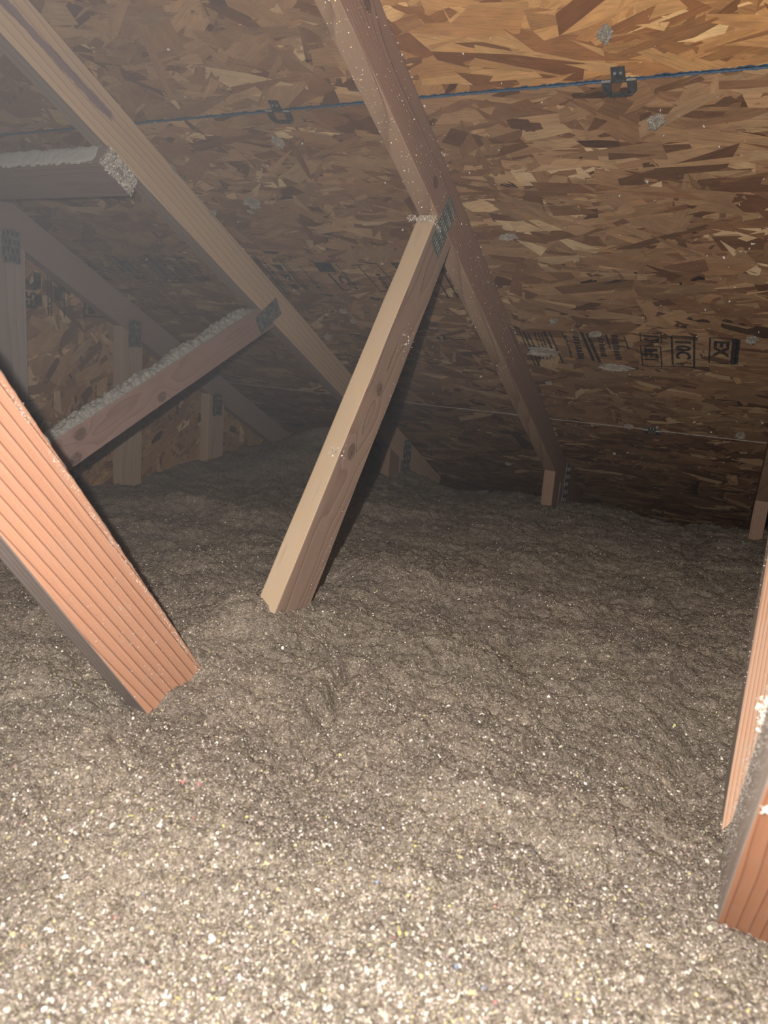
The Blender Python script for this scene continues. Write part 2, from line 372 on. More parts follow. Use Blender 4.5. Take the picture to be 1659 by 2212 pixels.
edge_strip(pM, UL, .60, SEAM1+G, 1, M_blue, .0004, .0016, 5)
edge_strip(pL1, UL, XC-G, SEAM2+G, 1, M_greyedge, .001, .005, 6)
edge_strip(pL2, XC+G, UR, SEAM2+G, 1, M_greyedge, .001, .005, 7)

# ------------------------------------------------------------------ ink stamps
class Ink:
    def __init__(s, h): s.bm = bmesh.new(); s.h = h; s.parts = []
    def quad(s, p):
        s.bm.faces.new([s.bm.verts.new((x, y, s.h)) for x, y in p])
    def bar(s, x0, y0, x1, y1, w=.004):
        d = Vector((x1-x0, y1-y0)).normalized(); n = Vector((-d.y, d.x))*w/2
        s.quad([(x0+n.x, y0+n.y), (x1+n.x, y1+n.y), (x1-n.x, y1-n.y), (x0-n.x, y0-n.y)])
    def box(s, x0, y0, x1, y1, w=.0025):
        for a in ((x0, y0, x1, y0), (x1, y0, x1, y1), (x1, y1, x0, y1), (x0, y1, x0, y0)): s.bar(*a, w)
    def fill(s, x0, y0, x1, y1): s.quad([(x0, y0), (x1, y0), (x1, y1), (x0, y1)])
    def text(s, body, x, y, size, rot, sx=1.0, flip=False):
        cu = bpy.data.curves.new('t', 'FONT'); cu.body = body; cu.size = size; cu.resolution_u = 2; cu.offset = size*.035
        o = bpy.data.objects.new('t', cu); COL.objects.link(o); me = bpy.data.meshes.new_from_object(o)
        m = Matrix.Translation((x, y, s.h)) @ Matrix.Rotation(rot, 4, 'Z') @ Matrix.Diagonal((sx, -1 if flip else 1, 1, 1))
        me.transform(m); s.bm.from_mesh(me); bpy.data.objects.remove(o); bpy.data.curves.remove(cu); bpy.data.meshes.remove(me)
    def done(s, parent, frame): return link('ink_stamp', bm_mesh(s.bm, 'ink'), M_ink, parent, frame)
def small_print(k, x, y0, y1, h, seed):               # columns of tiny illegible print
    r = np.random.default_rng(seed); y = y0
    while y < y1:
        l = r.uniform(.003, .011); k.fill(x-h/2*r.uniform(.6, 1), y, x+h/2*r.uniform(.5, 1), min(y+l, y1)); y += l+r.uniform(.0015, .005)
def stamp_right(dx=0.0, ds=0.0, k=None):
    X = lambda v: v+dx
    S = lambda v: v+ds
    k.bar(X(-.549), S(1.99), X(-.542), S(2.165), .0035); k.bar(X(-.540), S(1.99), X(-.531), S(2.165), .0055); k.bar(X(-.529), S(2.0), X(-.522), S(2.12), .004)
    for i, x in enumerate((-.512, -.503, -.495)): small_print(k, X(x), S(1.995), S(2.13), .006, 40+i)
    k.text('W 24', X(-.512), S(2.06), .026, math.pi/2, 1.1)
    k.bar(X(-.487), S(1.985), X(-.479), S(2.10), .006); k.bar(X(-.474), S(1.985), X(-.464), S(2.14), .004)
    k.bar(X(-.445), S(1.985), X(-.440), S(2.02), .003)
    for i, x in enumerate((-.437, -.418)): small_print(k, X(x), S(2.0), S(2.11), .007, 50+i)
    small_print(k, X(-.411), S(1.985), S(2.11), .016, 53)
    k.bar(X(-.397), S(1.98), X(-.383), S(2.115), .008); k.bar(X(-.384), S(1.985), X(-.369), S(2.12), .008)
    small_print(k, X(-.355), S(1.99), S(2.09), .016, 55); k.bar(X(-.341), S(1.985), X(-.336), S(2.05), .0035)
    small_print(k, X(-.322), S(1.985), S(2.10), .018, 57); k.bar(X(-.300), S(1.99), X(-.294), S(2.045), .0035)
    k.box(X(-.264), S(1.968), X(-.219), S(2.008)); k.text('12', X(-.226), S(1.973), .043, math.pi/2, .75)
    k.box(X(-.266), S(2.024), X(-.222), S(2.12), .003); k.text('TE1', X(-.230), S(2.033), .040, math.pi/2, 1.0)
    k.box(X(-.197), S(1.974), X(-.150), S(2.11), .0045); k.text('10C', X(-.158), S(1.985), .044, math.pi/2, 1.2)
    k.box(X(-.118), S(1.972), X(-.064), S(2.082), .0035); k.fill(X(-.074), S(1.972), X(-.058), S(2.082))
    k.text('EX', X(-.080), S(1.982), .042, math.pi/2, 1.3)
def stamp_mid(dx, ds, k, seed):
    X = lambda v: v+dx
    S = lambda v: v+ds
    for x, w_ in ((-1.182, .004), (-1.173, .003), (-1.166, .006)): k.bar(X(x), S(1.722), X(x+.004), S(1.88), w_)
    small_print(k, X(-1.152), S(1.725), S(1.87), .010, seed)
    for c in (1.742, 1.782, 1.825): k.quad([(X(-1.138), S(c)), (X(-1.108), S(c+.002)), (X(-1.112), S(c+.030)), (X(-1.126), S(c+.022))])
    k.bar(X(-1.100), S(1.72), X(-1.092), S(1.862), .004); k.bar(X(-1.091), S(1.72), X(-1.083), S(1.862), .003); k.bar(X(-1.053), S(1.745), X(-1.044), S(1.852), .003)
    k.fill(X(-1.005), S(1.730), X(-.957), S(1.768)); k.bar(X(-.985), S(1.775), X(-.976), S(1.845), .007); k.bar(X(-.976), S(1.843), X(-.930), S(1.843), .003)
    k.text('C', X(-.940), S(1.78), .036, math.pi/2, 1.4); k.bar(X(-.944), S(1.735), X(-.930), S(1.845), .003)
    k.bar(X(-.905), S(1.740), X(-.872), S(1.735), .003); k.bar(X(-.885), S(1.74), X(-.868), S(1.845), .0035); k.bar(X(-.868), S(1.843), X(-.812), S(1.84), .0045)
    k.bar(X(-.862), S(1.728), X(-.832), S(1.731), .004); k.bar(X(-.832), S(1.731), X(-.812), S(1.838), .003)
    small_print(k, X(-.845), S(1.77), S(1.835), .016, seed+2)
    small_print(k, X(-.780), S(1.725), S(1.84), .034, seed+3)
k = Ink(-.0042); stamp_right(0, 0, k); k.done(pM, DECK_M)
k = Ink(-.0042); stamp_mid(0, 0, k, 61)
for i, x in enumerate((-.70, -.675, -.65)): k.bar(x, 1.72, x+.006, 1.86, .005)
k.done(pM, DECK_M)
k = Ink(-.0042)                                          # smeared stamp between the gable truss and the next one
for x, y0, y1, w_ in ((-1.79, 1.725, 1.85, .03), (-1.742, 1.73, 1.80, .008), (-1.685, 1.715, 1.81, .018), (-1.66, 1.72, 1.83, .022), (-1.63, 1.735, 1.84, .016),
                      (-1.56, 1.72, 1.82, .014), (-1.53, 1.71, 1.83, .022), (-1.50, 1.715, 1.83, .018), (-1.47, 1.71, 1.82, .02), (-1.43, 1.72, 1.83, .018), (-1.395, 1.74, 1.83, .02)):
    small_print(k, x, y0, y1, w_, int(-x*1000)); k.bar(x+.012, y0, x+.018, y1, .003)
k.done(pM, DECK_M)

# ------------------------------------------------------------------ gable wall behind the gable truss
wall = empty('wall_left', (-1.846, 1.4, 0), 'gable wall of strand board behind the gable truss studs', None, None, 'structure')
pW = panel(wall, WALL_M, -1.2, 3.2, -.70, 1.55, 1, 31, 2600, M_osb, lmean=.08, tmean=.56, spread=.7, ang=.6)
k = Ink(.0042)
k.bar(1.368, .04, 1.368, .175, .006); small_print(k, 1.385, .03, .17, .022, 70); k.text('F5K', 1.425, .045, .050, math.pi/2, 1.0); k.fill(1.418, .055, 1.442, .085); k.fill(1.416, .10, 1.440, .145)
k.bar(1.462, .03, 1.462, .16, .005); k.bar(1.472, .03, 1.472, .155, .004); k.bar(1.516, .03, 1.516, .135, .005); k.fill(1.484, .075, 1.512, .115)
k.bar(1.588, .035, 1.588, .10, .009); k.text('E', 1.600, .05, .045, 0, 1.2); k.bar(1.59, .042, 1.66, .042, .005); k.fill(1.606, .05, 1.626, .085)
k.done(pW, WALL_M)
bm = bmesh.new(); add_box(bm, (-.3, 3.36, ZO-.75), (3.4, .012, 1.1)); o = link('wall_back', bm_mesh(bm, 'wb'), M_core); tag(o, 'dark strand board closing the eave', None, None, 'structure')
bm = bmesh.new(); add_box(bm, (-.35, 1.05, -.008), (3.3, 4.7, .016)); o = link('floor', bm_mesh(bm, 'fl'), M_plaster); tag(o, 'drywall under the loose insulation', None, None, 'structure')

# ------------------------------------------------------------------ timbers
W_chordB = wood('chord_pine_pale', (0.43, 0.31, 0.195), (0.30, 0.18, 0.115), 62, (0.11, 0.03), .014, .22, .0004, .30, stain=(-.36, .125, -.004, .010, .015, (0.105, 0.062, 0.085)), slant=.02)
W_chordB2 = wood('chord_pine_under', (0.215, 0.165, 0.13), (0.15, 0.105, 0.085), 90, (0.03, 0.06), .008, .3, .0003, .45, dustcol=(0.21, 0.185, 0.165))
W_chordC = wood('chord_fir_red', (0.25, 0.145, 0.098), (0.150, 0.078, 0.052), 170, (0.030, 0.055), .008, .35, .0006, .45, knots=((-.02, .010, .010), (.30, -.01, .010), (-.42, .012, .010)), dustcol=(0.24, 0.19, 0.165))
W_chordC2 = wood('chord_fir_under', (0.285, 0.188, 0.122), (0.175, 0.103, 0.064), 150, (-.30, -.052), .010, .30, .0008, .30, slant=.03)
W_chordA = wood('chord_dusty', (0.23, 0.165, 0.14), (0.165, 0.108, 0.09), 150, (0.06, 0.03), .010, .35, .0003, .6, dustcol=(0.25, 0.21, 0.19))
W_webC1 = wood('web_fir_brown', (0.275, 0.188, 0.137), (0.20, 0.128, 0.092), 210, (0.02, 0.16), .014, .35, .0004, .55, knots=((.03, .012, .012), (.155, .004, .010)), slant=.06, dustcol=(0.27, 0.215, 0.19), fibre=.4)
W_webC1b = wood('web_sawn_edge', (0.43, 0.315, 0.20), (0.385, 0.27, 0.165), 420, (0.30, 0.0), .003, .35, .0003, .30, dustcol=(0.36, 0.32, 0.27), fibre=.3)
W_webC2 = wood('web_fir_orange', (0.46, 0.242, 0.148), (0.29, 0.125, 0.075), 96, (-.20, 0.02), .004, .22, .0013, .42, slant=-.055, dustcol=(0.33, 0.235, 0.19))
W_webC2b = wood('web_weathered_edge', (0.25, 0.205, 0.18), (0.19, 0.15, 0.13), 120, (0.03, 0.10), .006, .3, .0003, .6, dustcol=(0.30, 0.265, 0.245))
W_webD1 = wood('web_fir_amber', (0.44, 0.255, 0.155), (0.27, 0.14, 0.08), 260, (0.02, 0.30), .003, .4, .0005, .30, dustcol=(0.36, 0.27, 0.22))
W_webD2 = wood('web_fir_rust', (0.36, 0.170, 0.095), (0.26, 0.105, 0.055), 120, (0.02, 0.12), .010, .3, .0004, .35, dustcol=(0.33, 0.24, 0.19), slant=.05)
W_webDs = wood('web_dusty_side', (0.42, 0.36, 0.315), (0.36, 0.30, 0.26), 120, (0.03, 0.10), .006, .3, .0003, .9, dustcol=(0.52, 0.47, 0.43))
W_webB1 = wood('web_pine_brown', (0.25, 0.165, 0.138), (0.185, 0.112, 0.092), 260, (0.01, 0.22), .014, .35, .0002, .55, knots=((.345, -.018, .012), (.115, .016, .013), (.085, -.022, .012)), dustcol=(0.26, 0.215, 0.19))
W_stud = wood('stud_pine', (0.33, 0.25, 0.175), (0.26, 0.18, 0.12), 120, (0.03, 0.09), .01, .3, .0003, .4)
W_stud2 = wood('stud_grey', (0.29, 0.235, 0.205), (0.23, 0.18, 0.155), 80, (0.03, 0.09), .01, .3, .0003, .5, dustcol=(0.30, 0.26, 0.235))
W_heel = wood('heel_pine', (0.25, 0.155, 0.105), (0.19, 0.11, 0.075), 140, (0.02, 0.05), .008, .3, .0003, .35)
W_brace = wood('brace_pine', (0.20, 0.15, 0.125), (0.15, 0.105, 0.085), 150, (0.02, 0.08), .008, .3, .0003, .5, dustcol=(0.22, 0.185, 0.165))
CHORD_S0, CHORD_S1 = -1.05, 3.28
def chord(parent, xc, mat, s0=CHORD_S0, s1=CHORD_S1, seed=0, face2=None):
    g = .0045
    P = lambda s, n: (s*CT - n*ST, DK - s*ST - n*CT)
    return board('top_chord', [P(s0, g), P(s1, g), P(s1, DEP+.001), P(s0, DEP+.001)], xc-HW, xc+HW, mat, parent, seed=seed, face2=face2)
def line_at_z(a, b, z):
    t = (z-a[1])/(b[1]-a[1]); return (a[0]+(b[0]-a[0])*t, z)
def line_rail(a, b, n):                               # where the line a-b meets the underside of the chord
    d = (b[0]-a[0], b[1]-a[1]); t = (rail(a[0], n)-a[1])/(d[1]+TT*d[0]); return (a[0]+d[0]*t, a[1]+d[1]*t)
def plate(parent, xs, c, L, W, ang, rows=5, cols=4, side=1, raised=True):
    """toothed nail plate pressed on the face x = xs; ang = direction of its length in the y,z plane"""
    ax = Vector((0, math.cos(ang), math.sin(ang))); az = Vector((side, 0, 0)); ay = az.cross(ax)
    mw = Matrix((ax, ay, az)).transposed().to_4x4(); mw.translation = (xs+side*.0008, c[0], c[1]+ZO)
    bm = bmesh.new(); add_box(bm, (0, 0, 0), (L, W, .0012))
    o = link('connector_plate', bm_mesh(bm, 'plate'), M_plate, parent, mw)
    bt = bmesh.new()
    for i in range(cols):
        for j in range(rows):
            x = -L/2+(i+.5)*L/cols; y = -W/2+(j+.5+(.25 if i % 2 else -.1))*W/rows*.96
            add_box(bt, (x, y, .0012), (L/cols*.52, W/rows*.24, .0012))
    link('plate_teeth', bm_mesh(bt, 'teeth'), M_tooth if raised else M_slot, o, mw)
    return o
def ragged_dust(name, parent, A, B, V, thick, seed, n=150, m=10, over=.12, mat=None):
    """a fluffy ridge of dust lying on the strip from edge A0-A1 across V"""
    A = Vector(A); B = Vector(B); V = Vector(V); nn = (B-A).cross(V).normalized()
    if nn.z < 0: nn = -nn
    t = np.linspace(0, 1, n)[:, None]; s = np.linspace(-over*.3, 1+over, m)[None]
    L = (B-A).length; uu = t*L*np.ones_like(s); ww = s*V.length*np.ones_like(t)
    prof = np.clip(1-np.abs(s-.55)**4*12, 0, 1)*np.clip(np.minimum(t, 1-t)*30, 0, 1)
    hgt = thick*prof*(.6+.40*lumps(uu*55, ww*55, seed)+.30*gnoise(uu*110, ww*110, seed+1)+.5*gnoise(uu*12, ww*8, seed+2))
    hgt = np.maximum(hgt, 0)
    sj = s+gnoise(uu*70, ww*70, seed+5)*.10+np.where(s > .9, gnoise(uu*30, ww*0+2, seed+8)*.12, 0)
    A_, B_, V_, N_ = (np.array(q) for q in (A, B, V, nn))
    co = A_+(B_-A_)*t[..., None]+V_*sj[..., None]+N_*(hgt[..., None]-.0012)
    i, j = np.meshgrid(np.arange(n-1), np.arange(m-1), indexing='ij'); k0 = (i*m+j).ravel()
    q = np.stack([k0, k0+1, k0+m+1, k0+m], 1)
    me = mesh_np(name, co.reshape(-1, 3), 4, q.ravel())
    me.polygons.foreach_set('use_smooth', np.ones(len(me.polygons), bool))
    return link(name, me, mat or M_dust, parent, Matrix.Identity(4), 'stuff')
def crumbs(parent, A, B, spread, n, seed, size=(.001, .0035), normal=(1, -.3, .3), name='dust_crumbs', bright=1.0):
    r = np.random.default_rng(seed); A = np.array(A); B = np.array(B); t = r.random((n, 1))
    clus = .5+gnoise(t[:, 0]*14, t[:, 0]*0, seed)*1.5; keep = r.random(n) < np.clip(clus, .1, 1); t = t[keep]; n = len(t)
    P = A+(B-A)*t+r.normal(0, 1, (n, 3))*np.array(spread)
    me = flakes(P, np.tile(np.array(normal, float), (n, 1)), r.uniform(*size, n), r.uniform(.4, 1, n), dust_cols(n, seed, bright), seed+1, tilt=.8)
    return link(name, me, M_flake, parent, Matrix.Identity(4), 'stuff')

# the truss beside the camera's left, and its copy on the right
def truss_CD(xc, name, label, second):
    t = empty(name, (xc, 2.40, .02), label, 'roof truss', 'roof trusses of the attic')
    chord(t, xc, W_chordC, seed=5, face2=((0, -1, 0), W_chordC2))
    zb = -.604
    # web rising away from the camera to the chord
    a0, a1 = (.83, -.35), (1.252, .247); b0, b1 = (.906, -.395), (1.33, .211)
    b0 = (b1[0]-(a1[0]-a0[0]), b1[1]-(a1[1]-a0[1]))
    q = [line_at_z(a0, a1, zb), line_rail(a0, a1, DEP+.0015), line_rail(b0, b1, DEP+.0015), line_at_z(b0, b1, zb)]
    wb1 = board('web', q, xc-HW+.001, xc+HW-.001, W_webD1 if second else W_webC1, t, seed=9, face2=((0, 1, 0), W_webC1b) if not second else ((0, 0, -1), W_webDs))
    # web rising toward and over the camera
    c0, c1 = (.651, -.387), (.40, -.038); d0, d1 = (.568, -.421), (.394, -.178)
    dd = (c1[0]-c0[0], c1[1]-c0[1]); d1 = (d0[0]+dd[0], d0[1]+dd[1])
    q = [line_at_z(c0, c1, zb), line_rail(c0, c1, DEP+.0015), line_rail(d0, d1, DEP+.0015), line_at_z(d0, d1, zb)]
    wb2 = board('web', q, xc-HW+.001, xc+HW-.001, W_webD2 if second else W_webC2, t, seed=10, face2=((0, 1, 0), W_webC2b) if not second else ((0, 0, -1), W_webDs))
    wb2['label'] = 'rust orange web with a dusty side' if second else 'orange web with coarse raised grain'
    board('heel_post', [(2.40, zb), (2.39, rail(2.39, DEP+.0015)), (2.479, rail(2.479, DEP+.0015)), (2.489, zb)], xc-HW, xc+HW, W_heel, t, seed=11)
    board('heel_block', [(2.492, rail(2.492, DEP+.0015)), (2.90, rail(2.90, DEP+.0015)), (2.90, -.70), (2.492, -.60)], xc-HW+.001, xc+HW-.001, W_chordA, t, seed=12)
    board('bottom_chord', [(-1.2, -.609), (3.2, -.609), (3.2, -.698), (-1.2, -.698)], xc-HW, xc+HW, W_heel, t, seed=13)
    plate(t, xc+HW, (2.575, -.40), .19, .075, math.pi/2-.12, 3, 7)
    ang = math.atan2(a1[1]-a0[1], a1[0]-a0[0])
    plate(t, xc+HW, (1.281, .234), .108, .044, ang, 6, 5)
    return t, wb1, wb2
C, C1, C2 = truss_CD(XC, 'roof_truss', 'reddish roof truss in the middle with two webs standing in the insulation', False)
D, D1, D2 = truss_CD(XD, 'roof_truss', 'roof truss cut by the right edge of the picture, crossed orange webs', True)
# dust along the arrises and resin beads on the middle chord
def ps(x, s, n): return np.array(slope(x, s, n))
crumbs(C, ps(XC+HW, .95, .003), ps(XC+HW, 2.7, .003), (.0015, .002, .002), 520, 21, (.0012, .005))
crumbs(C, ps(XC-HW, 1.0, DEP), ps(XC-HW, 2.5, DEP), (.001, .002, .002), 160, 22, (.0008, .0028))
def beads(parent, xc, s0, s1, n, seed, face):
    r = np.random.default_rng(seed); s = r.uniform(s0, s1, n)
    if face == 'side':
        nn = np.clip(r.normal(.05, .022, n), .005, .085); P = np.array([slope(xc+HW+.0006, a, b) for a, b in zip(s, nn)]); nr = (1, 0, 0)
    else:
        xx = xc+r.uniform(-.017, .018, n); P = np.array([slope(a, b, DEP+.0018) for a, b in zip(xx, s)]); nr = (0, -ST, -CT)
    c = np.array([.95, .62, .30])[None]*r.uniform(.45, 1.05, (n, 1))*np.array([1, 1, 1]); c = np.where(r.random((n, 1)) < .35, [[.85, .80, .72]], c)
    me = flakes(P, np.tile(np.array(nr, float), (n, 1)), r.uniform(.0009, .0026, n), np.ones(n)*.9, np.clip(c, 0, 1), seed, tilt=.5)
    return link('resin_beads', me, M_flake, parent, Matrix.Identity(4), 'stuff')
beads(C, XC, 1.0, 2.1, 520, 31, 'side'); beads(C, XC, 1.0, 2.1, 420, 32, 'under')
# web end fluff and arris dust on the near webs
def yz(x, y, z): return np.array((x, y, z+ZO))
crumbs(C, yz(XC-.030, 1.232, .240), yz(XC+.016, 1.240, .240), (.003, .0025, .0035), 700, 41, (.0012, .0036), (0, -.6, .8), bright=1.15)
crumbs(C, yz(XC+.016, 1.236, .236), yz(XC+.028, 1.250, .225), (.002, .004, .004), 200, 40, (.001, .003), (.5, -.6, .6), bright=1.1)
ragged_dust('dust_lip', C, yz(XC+HW-.0005, .34, .046), yz(XC+HW-.0005, .665, -.4065), (-.034, 0, 0), .0035, 14, 520, 12, over=0, mat=M_dust)
crumbs(C, yz(XC+HW+.0004, .3655, .000), yz(XC+HW+.0004, .6505, -.395), (.0001, .0016, .0012), 2600, 42, (.0005, .0016), (1, .1, .1), bright=1.15)
crumbs(C, yz(XC+HW+.0005, .49, -.245), yz(XC+HW+.0005, .60, -.395), (.0001, .02, .012), 420, 43, (.0006, .0022), (1, 0, .1), bright=.85)
crumbs(C, yz(XC+.005, .968, -.155), yz(XC+.012, .975, -.16), (.006, .006, .007), 300, 44, (.0012, .0038), (.2, -.7, .7), bright=1.2)
crumbs(C, yz(XC+HW, 1.16, .02), yz(XC+HW, 1.17, .03), (.0006, .014, .010), 80, 45, (.0015, .005), (1, 0, .1))
crumbs(C, yz(XC-HW, .875, -.305), yz(XC+.016, .872, -.300), (.001, .0012, .0012), 130, 46, (.0008, .002), (0, -.7, .6), bright=.7)
crumbs(C, yz(XC+HW, .90, -.37), yz(XC+HW, 1.32, .2), (.0004, .004, .003), 200, 47, (.0008, .0022), (1, 0, .1))
crumbs(D, yz(XD-HW-.0004, .40, -.06), yz(XD-HW-.0004, .62, -.38), (.0003, .024, .020), 9000, 48, (.0004, .0012), (-1, -.6, .2), bright=.62)
crumbs(D, yz(XD-HW, .85, -.32), yz(XD-HW, 1.30, .2), (.0005, .004, .004), 320, 49, (.0008, .003), (-1, -.3, .2), bright=.8)
for q, xa, xb in (((.4215, -.2170), .0, .019), ((.4330, -.2330), -.016, -.008), ((.4290, -.2275), .0, .014)):
    crumbs(D, yz(XD+xa, q[0]-.0015, q[1]-.001), yz(XD+xb, q[0]-.0045, q[1]+.0030), (.0010, .0009, .0012), 150, int(q[0]*10000), (.001, .0034), (0, -.8, -.55), bright=2.1)
crumbs(D, yz(XD-HW, .530, -.215), yz(XD-HW+.006, .535, -.222), (.0022, .005, .006), 500, 58, (.001, .004), (-.5, -.6, .5), bright=1.6)

# truss B
B = empty('roof_truss', (XB, 2.40, .02), 'tan roof truss with a purple chalk streak and a dust-covered web', 'roof truss', 'roof trusses of the attic')
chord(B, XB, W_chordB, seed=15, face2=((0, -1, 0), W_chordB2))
e0, e1 = (.943, -.212), (1.566, .091); f1 = (1.639, .050); f0 = (f1[0]-(e1[0]-e0[0]), f1[1]-(e1[1]-e0[1]))
q = [line_at_z(e0, e1, -.604), line_rail(e0, e1, DEP+.0015), line_rail(f0, f1, DEP+.0015), line_at_z(f0, f1, -.604)]
board('web', q, XB-HW+.001, XB+HW-.001, W_webB1, B, seed=16)
board('heel_post', [(2.40, -.604), (2.39, rail(2.39, DEP+.0015)), (2.479, rail(2.479, DEP+.0015)), (2.489, -.604)], XB-HW, XB+HW, W_heel, B, seed=17)
board('heel_block', [(2.492, rail(2.492, DEP+.0015)), (2.90, rail(2.90, DEP+.0015)), (2.90, -.70), (2.492, -.60)], XB-HW+.001, XB+HW-.001, W_chordA, B, seed=18)
board('bottom_chord', [(-1.2, -.609), (3.2, -.609), (3.2, -.698), (-1.2, -.698)], XB-HW, XB+HW, W_heel, B, seed=19)
plate(B, XB+HW, (1.606, .074), .104, .048, math.atan2(.57, .82), 6, 4)
plate(B, XB+HW, (2.54, -.40), .17, .07, math.pi/2, 3, 6)
ragged_dust('dust_layer', B, (XB+HW-.002, e0[0]-.35, e0[1]-.17+ZO+.001), (XB+HW-.002, e1[0]-.01, e1[1]-.002+ZO), (-.036, 0, 0), .014, 5, 420, 22, mat=M_dust2)
crumbs(B, ps(XB+HW, .9, .003), ps(XB+HW, 2.3, .003), (.0012, .002, .002), 300, 51, (.0012, .0045))
crumbs(B, ps(XB-HW, 1.4, DEP), ps(XB-HW, 2.2, DEP), (.001, .002, .002), 90, 52, (.001, .003))

# gable truss A
A = empty('gable_truss', (XA, 1.8, .02), 'dusty gable truss with vertical studs against the strand board wall', 'roof truss', 'roof trusses of the attic')
chord(A, XA, W_chordA, seed=25)
for i, y0 in enumerate((.875, 1.277, 1.699, 2.118)):
    y1 = y0+(.088 if i else .088); n = DEP+.0015
    o = board('stud', [(y0, -.604), (y0, rail(y0, n)), (y1, rail(y1, n)), (y1, -.604)], XA-HW, XA+HW, W_stud if i != 1 else W_stud2, A, seed=26+i)
    pz = rail(y0+.05, n)-.035+(.02 if i == 2 else 0)
    plate(A, XA+HW, (y0+.046+.008*(i == 2), pz+.02), .085, .054, math.pi/2, 4, 4, raised=False)
board('bottom_chord', [(-1.2, -.609), (3.2, -.609), (3.2, -.698), (-1.2, -.698)], XA-HW, XA+HW, W_heel, A, seed=30)

# lateral brace nailed flat under the two left chords
s0, s1, n0, n1 = 1.249, 1.342, DEP+.002, DEP+.040
bm = bmesh.new()
def bp(x, s, n): return Vector(slope(x, s, n))
mwb = DECK_M.copy(); mwb.translation = Vector(slope(-1.5, (s0+s1)/2, (n0+n1)/2)); inv = mwb.inverted()
xl = XA-HW
cs = [(xl, s0, n0), (xl, s1, n0), (xl, s1, n1), (xl, s0, n1), (-1.172, s0, n0), (XB+.016, s1, n0), (XB+.016, s1, n1), (-1.182-.012, s0, n1)]
cs[4] = (-1.190+.02, s0, n0); cs[5] = (XB+.014, s1, n0); cs[6] = (XB+.016, s1, n1); cs[7] = (-1.182, s0, n1)
vs = [bm.verts.new(inv @ bp(*c)) for c in cs]
for f in ((0, 1, 2, 3), (4, 7, 6, 5), (0, 4, 5, 1), (1, 5, 6, 2), (2, 6, 7, 3), (3, 7, 4, 0)): bm.faces.new([vs[i] for i in f])
bmesh.ops.recalc_face_normals(bm, faces=bm.faces); bmesh.ops.bevel(bm, geom=bm.edges[:], offset=.0015, segments=2, affect='EDGES')
brace = link('lateral_brace', bm_mesh(bm, 'brace'), W_brace, None, mwb)
tag(brace, 'short horizontal board with a dust-covered upper edge nailed under the left chords', 'brace')
ragged_dust('dust_layer', brace, slope(-1.80, s0-.0005, n1-.001), slope(-1.190, s0-.0005, n1-.001), Vector(slope(0, 0, -.036))-Vector(slope(0, 0, 0)), .0035, 8, 200, 12, over=.03)
r_ = np.random.default_rng(77); n_ = 1100
tt, vv = r_.random(n_), r_.random(n_)
P_ = np.array([np.array(slope(-1.1685+(-.012)*b*(1-a)-.0146*a*(1-b)-.0126*a*b, s0+(s1-s0)*a, n0+(n1-n0)*b)) for a, b in zip(tt, vv)])
link('end_fluff', flakes(P_, np.tile([1., -.1, .2], (n_, 1)), r_.uniform(.002, .0065, n_), r_.uniform(.4, 1, n_), dust_cols(n_, 78, .95), 79, lift=.001, tilt=.6), M_flake, brace, Matrix.Identity(4), 'stuff')

# ------------------------------------------------------------------ panel clips on the joints
def clip(u, v, label, tilt=0.0):
    c = empty('panel_clip', slope(u, v), label, 'clip', 'steel clips on the roof panel joints')
    mw = DECK_M @ Matrix.Translation((u, v, -.0055)) @ Matrix.Rotation(tilt, 4, 'Z')
    bm = bmesh.new(); t = .0016
    add_box(bm, (0, -.013, 0), (.019, .023, t)); add_box(bm, (-.0175, .009, -.0004), (.013, .022, t)); add_box(bm, (.0175, .009, -.0004), (.013, .022, t))
    add_box(bm, (0, .022, -.0004), (.046, .008, t)); add_box(bm, (0, -.001, .004), (.045, .0016, .012))
    for s in (-1, 1):                                    # clipped lower corners
        for v_ in bm.verts:
            if v_.co.y > .0255 and v_.co.x*s > .02: v_.co.x -= s*.008
            elif v_.co.y > .0195 and v_.co.x*s > .0235: v_.co.y -= .0035
    link('clip_body', bm_mesh(bm, 'clip'), M_clip, c, mw)
    b2 = bmesh.new(); add_box(b2, (-.0175, -.0028, -.0012), (.013, .002, .0022)); add_box(b2, (.0175, -.0028, -.0012), (.013, .002, .0022))
    for s in (-1, 1): add_box(b2, (.004*s, -.015, -.0014), (.0035, .003, .001))
    link('bent_edge', bm_mesh(b2, 'edge'), M_clipedge, c, mw)
    return c
clip(-.252, SEAM1, 'dark steel clip on the upper joint, right of the middle chord')
clip(-.838, SEAM1, 'steel clip on the upper joint, left of the middle chord', .12)
clip(-.262, SEAM2, 'dusty clip on the low joint near the eave', .05)

